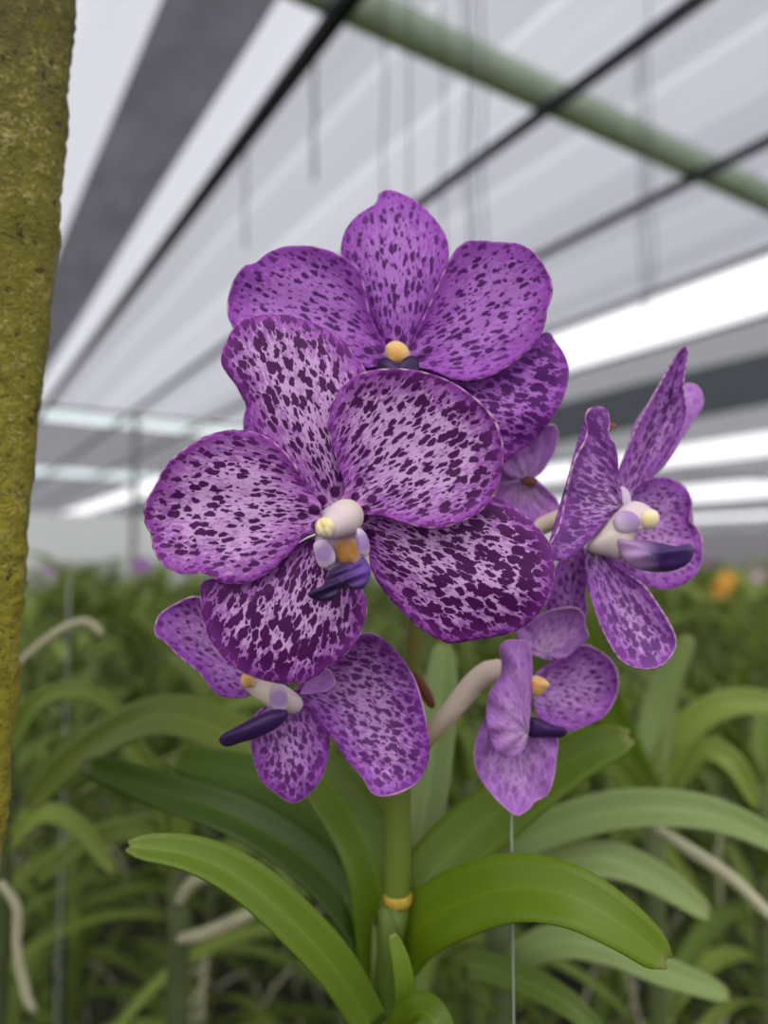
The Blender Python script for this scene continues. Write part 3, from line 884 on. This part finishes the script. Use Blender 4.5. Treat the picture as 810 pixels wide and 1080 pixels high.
pillow(f4, 'side_lobe', A4, [(345, 290), (365, 280), (385, 300), (388, 340), (370, 360), (345, 345), (338, 315)], D4 - .010, .003, M['lobe'])
pillow(f4, 'lip', A4, [(205, 435), (215, 415), (260, 390), (310, 365), (350, 350), (385, 352), (388, 370), (360, 400), (310, 425), (260, 440), (225, 450)], D4 - .012, .004, M['lip_dark'], tip=(385, 375), label='blackish violet narrow lip')
ptube('pedicel', [(431, 735, .295, 7), (390, 745, .290, 7), (345, 745, .280, 7), (305, 738, .268, 7)], M['pedicel'], f4)

# ---- lower right flower, seen half from behind
A5 = (440, 640, 230 / 810)
hub5 = (560, 722)
D5 = 0.272
f5 = empty('flower', at(*hub5, D5), orchid, 'lower right flower, folded pale sepals seen half from behind')
m = M['back']
petal(f5, 'sepal', A5, [(320, 430), (265, 410), (240, 440), (216, 505), (213, 575), (235, 640), (282, 702), (330, 750), (370, 775), (412, 755), (440, 722), (482, 700), (506, 640), (517, 560), (522, 492), (470, 470), (400, 450)], (370, 775), (548, 752), D5 + .002, m,
      cup=-.004, dens=(.24, .30), ripple=.0016)
petal(f5, 'petal', A5, [(425, 320), (425, 280), (440, 245), (500, 208), (560, 172), (620, 140), (680, 165), (722, 200), (745, 250), (745, 310), (722, 370), (690, 410), (630, 440), (560, 465), (500, 450), (440, 400)], (748, 280), hub5, D5 + .008, M['low'],
      grad=(8, 0), cup=-.004, dens=(.22, .22))
petal(f5, 'sepal', A6, [(235, 960), (205, 880), (200, 800), (225, 720), (262, 668), (320, 655), (332, 720), (322, 800), (326, 850), (318, 920), (290, 965)], (290, 660), (596, 690), D5 + .014, M['low'], cup=.003, dens=(.26, .28))
petal(f5, 'petal', A6, [(150, 990), (118, 960), (105, 920), (140, 895), (190, 860), (240, 845), (288, 842), (318, 865), (322, 900), (332, 935), (305, 965), (260, 1000), (200, 1010)], (300, 850), (575, 690), D5 + .006, m, cup=-.003, dens=(.2, .2), grad=(0, 5))
petal(f5, 'petal', A5, [(405, 520), (350, 560), (305, 545), (268, 480), (257, 400), (265, 330), (290, 290), (312, 250), (314, 200), (306, 160), (325, 130), (370, 124), (410, 132), (424, 190), (426, 270), (420, 370), (414, 450)], (330, 130), (556, 770), D5 - .006, m,
      grad=(10, 0), cup=.005, dens=(.16, .12), ripple=.0016)
pillow(f5, 'column', A5, [(415, 270), (440, 255), (475, 268), (492, 290), (475, 310), (455, 330), (425, 325)], D5 - .004, .004, M['capo'], label='orange-tipped column')
pillow(f5, 'lip', A5, [(412, 425), (425, 408), (460, 418), (510, 440), (552, 450), (556, 472), (530, 487), (470, 488), (420, 486), (405, 460)], D5 - .003, .004, M['lip_dark'], label='blackish violet lip')
ptube('pedicel', [(432, 805, .293, 7), (457, 772, .290, 9), (480, 745, .286, 11), (503, 718, .282, 12), (523, 707, .278, 12), (548, 716, .274, 10)], M['pedicel'], f5, 14)

# ---- flower turned away, behind the front one at right
hub6 = (556, 508)
D6 = 0.285
f6 = empty('flower', at(*hub6, D6), orchid, 'flower turned away, mostly hidden behind the front flower')
petal(f6, 'sepal', A6, [(120, 440), (70, 420), (60, 375), (100, 345), (170, 288), (212, 262), (236, 285), (230, 332), (202, 388), (182, 415), (150, 440)], (228, 270), hub6, D6, m, cup=-.003, dens=(.1, .1))
petal(f6, 'petal', A6, [(110, 440), (150, 425), (200, 468), (236, 512), (242, 560), (212, 582), (160, 572), (100, 545), (40, 495), (60, 450)], (240, 545), hub6, D6 - .003, m, cup=-.003, dens=(.14, .14))
petal(f6, 'petal', A6, [(110, 440), (60, 400), (0, 390), (-50, 420), (-60, 480), (-20, 530), (50, 530), (100, 480)], (-58, 450), hub6, D6 + .004, m, cup=-.003, dens=(.14, .14))
pillow(f6, 'column', A6, [(120, 445), (145, 432), (168, 440), (165, 454), (138, 458)], D6 - .003, .0012, M['bract'], label='brownish attachment at the back')
ptube('pedicel', [(444, 560, .297, 6), (490, 540, .294, 7), (530, 520, .290, 7), (556, 508, .285, 7)], M['pedicel'], f6)

# ------------------------------------------------------------------ plants of the beds
LEAF_CACHE = {}


def arch_leaf(length, width, elev0, droop, az, origin, mat, fold=0.22, n=16, twist=0.0):
    """a strap leaf leaving `origin` towards azimuth az, arching over"""
    C = [np.array(origin, float)]
    for i in range(1, n):
        s = i / (n - 1)
        e = elev0 - droop * s ** 1.2
        C.append(C[-1] + length / (n - 1) * np.array([math.cos(az) * math.cos(e), math.sin(az) * math.cos(e), math.sin(e)]))
    C = np.array(C)
    T = np.gradient(C, axis=0)
    side = np.array([-math.sin(az), math.cos(az), 0])
    Nn = np.cross(T, np.broadcast_to(side, T.shape))
    Nn = Nn * np.sign(Nn[0, 2] + 1e-6)
    Nn = Nn / np.linalg.norm(Nn, axis=1, keepdims=True) + twist * side
    return leaf_grid(C, profile(n, width, 0.5), Nn, fold, 'notch', 5, 0.0012)


def root_data(origin, az, length, n=12):
    C = [np.array(origin, float)]
    e = random.uniform(-0.4, 0.5)
    for i in range(1, n):
        e -= random.uniform(0.05, 0.28)
        az += random.uniform(-0.2, 0.2)
        C.append(C[-1] + length / n * np.array([math.cos(az) * math.cos(e), math.sin(az) * math.cos(e), math.sin(e)]))
    C = [c for c in C if c[2] > 0.01]
    return tube_data(C, np.linspace(0.0035, 0.0022, len(C)), 6)


def plant_pieces(height, nl, scale=1.0, lo=0.22):
    """list of (name, verts, faces, uvs, material key) of one plant standing at the origin"""
    az0 = random.uniform(0, math.pi)
    pcs = []
    lean = random.uniform(-.03, .03)
    cane = [np.array([lean * z / height, 0, z]) for z in np.linspace(0, height * 0.9, 12)]
    V, Fc = tube_data(cane, 0.0085, 7)
    pcs.append(('cane', V, Fc, None, 'canebg'))
    for i in range(nl):
        s = i / (nl - 1)
        z = height * (lo + (0.9 - lo) * s)
        az = az0 + (math.pi if i % 2 else 0) + random.uniform(-.55, .55)
        L = scale * random.uniform(.24, .34) * (1 - 0.35 * max(0, s - 0.8) / 0.2)
        e0 = math.radians(random.uniform(35, 60) + 25 * max(0, s - .7) / .3)
        dr = math.radians(random.uniform(70, 115))
        V, Fc, U = arch_leaf(L, random.uniform(.016, .025) * scale * (1.2 if scale > 1 else 1), e0, dr, az, (lean * z / height, 0, z), None, twist=random.uniform(-.35, .35))
        pcs.append(('leaf', V, Fc, U, 'field'))
    for i in range(4):
        V, Fc = root_data((0, 0, height * random.uniform(.2, .75)), random.uniform(0, 6.28), random.uniform(.15, .35))
        pcs.append(('aerial_root', V, Fc, None, 'root'))
    return pcs


def merged(pcs, name):
    V, Fc, U, mi = [], [], [], []
    keys = ['canebg', 'field', 'root']
    for nm, v, f, u_, k in pcs:
        o = len(V)
        V += [tuple(x) for x in v]
        Fc += [tuple(o + i for i in q) for q in f]
        U += [tuple(x) for x in u_] if u_ is not None else [(0.5, 0.3)] * len(v)
        mi += [keys.index(k)] * len(f)
    me = make_mesh(name, V, Fc, None, uvs=U)
    for k in keys:
        me.materials.append(M['fieldfar_brightened' if k == 'field' else k])
    if len(me.polygons) == len(mi):
        me.polygons.foreach_set('material_index', mi)
    return me


PROTO = []
for k in range(5):
    PROTO.append([(nm, make_mesh(nm, V, Fc, M[mk], uvs=U)) for nm, V, Fc, U, mk in plant_pieces(random.uniform(.84, .90), 26)])
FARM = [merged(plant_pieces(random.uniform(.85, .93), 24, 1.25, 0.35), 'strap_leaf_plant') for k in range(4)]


def visible(x, y, margin):
    return y > 0.3 and abs(x) < y * 405 / F + margin


def near_plant(x, y, rz, k, label, group, sc=1.0):
    e = empty('strap_leaf_plant', (x, y, 0), None, label, 'plant', group)
    e.rotation_euler = (0, 0, rz)
    e.scale = (sc, sc, sc)
    for nm, me in PROTO[k]:
        o = bpy.data.objects.new(nm, me)
        COL.objects.link(o)
        o.parent = e
    return e


def far_plant(x, y, rz, k, label, group, sc=1.0):
    o = bpy.data.objects.new('strap_leaf_plant', FARM[k])
    COL.objects.link(o)
    o.location = (x, y, 0)
    o.rotation_euler = (0, 0, rz)
    o.scale = (sc, sc, sc)
    return tag(o, label, 'plant', group)


placed = []
d = 0.80
row = 0
n_near = n_far = 0
while d < 26:
    step = 0.30 * max(1, (d / 2.2) ** 1.0)
    sp = 0.27 * max(1, (d / 2.2) ** 1.0)
    half = d * 405 / F + 0.35
    x = -half + random.uniform(0, sp)
    while x < half:
        xx, yy = x + random.uniform(-.3, .3) * sp, d + random.uniform(-.25, .25) * step
        u_, v_ = (np.array([xx, yy]) @ UD[:2]), (np.array([xx, yy]) @ VD[:2])
        if u_ < BACK - 0.5 and v_ < SIDE - 0.5:
            rz = random.uniform(0, 6.28)
            if d < 2.0:
                sidew = 'left' if xx < 0 else 'right'
                near_plant(xx, yy, rz, random.randrange(5), 'blurred green strap-leaved plant standing %s of the flowering stem' % sidew, 'bed plants %s of the stem' % sidew, random.uniform(.92, 1.03))
                n_near += 1
            else:
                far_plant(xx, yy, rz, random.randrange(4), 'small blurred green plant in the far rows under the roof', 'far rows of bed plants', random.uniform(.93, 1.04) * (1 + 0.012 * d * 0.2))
                n_far += 1
        x += sp
    d += step
    row += 1
print('plants', n_near, n_far)

# neighbours with leaves one can recognise
def neighbour(px, d, label, leaves, roots=(), ztop=None):
    b = at(px, 900, d)
    e = empty('strap_leaf_plant', (b[0], b[1], 0), None, label, 'plant')
    zt = at(px, ztop or 880, d)[2]
    tube('cane', [(b[0], b[1], z) for z in np.linspace(0, zt, 10)], 0.009, M['canebg'], e, 8)
    for pts, wp, mk, face, fold in leaves:
        pleaf(e, pts, wp, M[mk], face, fold)
    for r in roots:
        ptube('aerial_root', r, M['root'], e, 8)
    return e


neighbour(525, .46, 'green orchid plant right of the stem with long pale leaves reaching the right edge', [
    ([(525, 905, .46), (580, 876, .45), (650, 856, .44), (720, 855, .43), (775, 868, .425), (840, 900, .42)], 40, 'leafpale', .75, .2),
    ([(525, 935, .46), (580, 912, .45), (640, 908, .44), (690, 926, .435), (748, 965, .43)], 38, 'leafpale', .75, .2),
    ([(525, 1030, .45), (580, 995, .44), (640, 1000, .43), (700, 1025, .42), (768, 1050, .415)], 34, 'leafpale', .8, .2),
    ([(525, 1060, .45), (490, 1020, .44), (540, 1030, .42), (600, 1060, .40), (640, 1100, .39)], 30, 'field', .8, .2)],
    [[(690, 872, .47, 4), (725, 895, .46, 7), (770, 925, .45, 7), (815, 968, .44, 6)]])
neighbour(690, .62, 'green orchid plant behind the right flowers with an upright pale leaf', [
    ([(690, 860, .62), (688, 800, .62), (695, 745, .62), (712, 700, .61), (728, 672, .60)], 34, 'leafpale', .9, .15),
    ([(692, 850, .62), (660, 790, .61), (640, 740, .60), (625, 690, .58), (610, 640, .57)], 34, 'leaflime', .9, .1),
    ([(692, 830, .62), (720, 775, .61), (760, 745, .60), (810, 742, .59), (850, 760, .58)], 30, 'field', .8, .2),
    ([(692, 850, .62), (735, 795, .60), (770, 802, .58), (800, 850, .57)], 26, 'field', .8, .2),
    ([(692, 860, .62), (650, 810, .61), (600, 770, .6), (560, 765, .6)], 30, 'field', .8, .2)], ztop=850)
neighbour(190, .56, 'green orchid plant left of the stem with pale roots and long arching leaves', [
    ([(190, 900, .56), (160, 820, .56), (120, 775, .55), (70, 790, .55), (30, 840, .54)], 24, 'field', .8, .2),
    ([(190, 890, .56), (200, 800, .56), (235, 745, .55), (290, 735, .55), (340, 770, .54)], 26, 'field', .8, .2),
    ([(190, 930, .56), (150, 880, .55), (90, 890, .54), (40, 930, .53)], 20, 'field', .8, .2),
    ([(190, 960, .56), (230, 900, .55), (280, 895, .54), (310, 940, .53)], 19, 'field', .8, .2)],
    [[(190, 990, .55, 6), (215, 985, .54, 7), (255, 968, .53, 7), (290, 950, .53, 4)],
     [(190, 950, .55, 6), (205, 930, .54, 7), (235, 918, .53, 5)]], ztop=880)
neighbour(0, .52, 'orchid plant behind the mossy post with a curved white root and hanging pale tip', [
    ([(0, 800, .52), (40, 740, .52), (90, 730, .52), (140, 760, .52)], 20, 'field', .8, .2),
    ([(0, 900, .52), (40, 860, .52), (80, 870, .52), (120, 920, .52)], 20, 'field', .8, .2)],
    [[(0, 720, .52, 4), (30, 690, .52, 4), (65, 664, .52, 5), (92, 656, .52, 5), (108, 670, .52, 4)],
     [(0, 930, .50, 4), (18, 958, .50, 5), (18, 1000, .50, 5), (28, 1050, .50, 5), (36, 1066, .50, 4)]], ztop=700)

# distant blooms: each on a plant of its own
bloom_lilac = plain('far_lilac_bloom', srgb(190, 130, 200), 0.6, 0.15, 30)
bloom_orange = plain('far_orange_bloom', srgb(232, 170, 60), 0.6, 0.2, 30)
bloom_pale = plain('far_pale_bloom', srgb(222, 190, 200), 0.6, 0.15, 30)


def bloom_plant(px, py, d, r, mat, label):
    top = at(px, py, d)
    e = empty('flowering_plant', (top[0], top[1] + .03, 0), None, label, 'flowering plant')
    tube('cane', [(top[0], top[1] + .03, z) for z in np.linspace(0, top[2] - r * .3, 10)], 0.008, M['canebg'], e, 7)
    for i in range(8):
        V, Fc, U = arch_leaf(.3, .03, math.radians(50), math.radians(95), i * 2.4, (top[0], top[1] + .03, .45 + .04 * i), None)
        link('leaf', make_mesh('leaf', V, Fc, M['field'], uvs=U), e)
    for fl in range(3):
        c = top + np.array([random.uniform(-.7, .7) * r, random.uniform(-.01, .01), random.uniform(-.5, .5) * r])
        V, Fc = [], []
        for k in range(5):
            a = math.pi / 2 + k * 2 * math.pi / 5
            ax = np.array([math.cos(a), -.2, math.sin(a)])
            sd = np.array([-math.sin(a), 0, math.cos(a)])
            o = len(V)
            nn = 8
            for i in range(nn):
                s = i / (nn - 1)
                wd = r * .42 * math.sin(math.pi * min(1, .12 + .85 * s)) + .001
                for t_ in (-1, 0, 1):
                    V.append(c + ax * r * s + sd * wd * t_ + np.array([0, -.08 * r * (1 - t_ * t_) * (1 if k % 2 else .4), 0]))
            Fc += [(o + i * 3 + j, o + i * 3 + j + 1, o + i * 3 + j + 4, o + i * 3 + j + 3) for i in range(nn - 1) for j in range(2)]
        link('flower', make_mesh('flower', V, Fc, mat), e)


bloom_plant(768, 617, 2.4, .038, bloom_orange, 'blurred orange bloom on a far plant near the right edge')
bloom_plant(797, 608, 2.9, .03, bloom_pale, 'blurred pale pink bloom at the right edge beyond the orange one')
bloom_plant(58, 599, 3.4, .035, bloom_lilac, 'blurred lilac bloom on a far plant right beside the mossy post')
bloom_plant(150, 597, 4.2, .045, bloom_lilac, 'blurred lilac bloom just left of the front flower')
bloom_plant(748, 594, 4.0, .035, bloom_lilac, 'blurred lilac bloom beyond the right-hand flower')

# ------------------------------------------------------------------ hanging strings
string_dark = plain('dark_string', srgb(96, 98, 108), 0.7, 0.2, 30)
string_pale = plain('pale_line', srgb(140, 150, 140), 0.4, 0.1, 30)


def hang(px, py_bot, u_hint, rad, lab, grp=None, mat=None, d=None, loop=0.0):
    p = at(px, py_bot, d)
    n = 14
    C = [(p[0] + loop * math.sin(i * 1.1) * .3, p[1] + loop * math.cos(i * 1.7) * .3, p[2] + (ROOF - .004 - p[2]) * i / (n - 1)) for i in range(n)]
    return tag(tube('hanging_string', C, rad, mat or string_dark, n=6), lab, 'string', grp)


for px, pb, dd, lp in ((405, 290, 1.75, .01), (432, 300, 1.8, .0), (468, 300, 1.85, .012), (500, 310, 1.7, .01), (512, 320, 1.7, .015), (493, 300, 1.72, .02)):
    hang(px, pb, 0, .0022, 'thin dark string hanging from the roof above the rear flower', 'strings above the rear flower', None, dd, lp)
hang(331, 190, 0, .005, 'lone dark string hanging from the roof left of the rear flower', None, None, 2.3, .01)
hang(258, 262, 0, .004, 'short faint string hanging above the rear flower\'s left petal', None, None, 2.8, .01)
for px, pb, dd in ((683, 330, 2.1), (678, 350, 2.2), (690, 300, 2.0)):
    hang(px, pb, 0, .0022, 'thin dark string hanging from the roof at right, across the green pipe', 'strings at right', None, dd, .012)
# fine support lines
for px, pt, dd, rad, lab in ((541, 712, .279, .00042, 'pale fine line running straight down from the lower right flower'), (62, 600, .78, .0011, 'pale bluish line running down beside the mossy post')):
    p, q = at(px, 1000, dd), at(px, pt, dd)
    tag(tube('support_line', [(p[0], p[1], z) for z in np.linspace(0, q[2], 12)], rad, string_pale, n=8), lab, 'line')
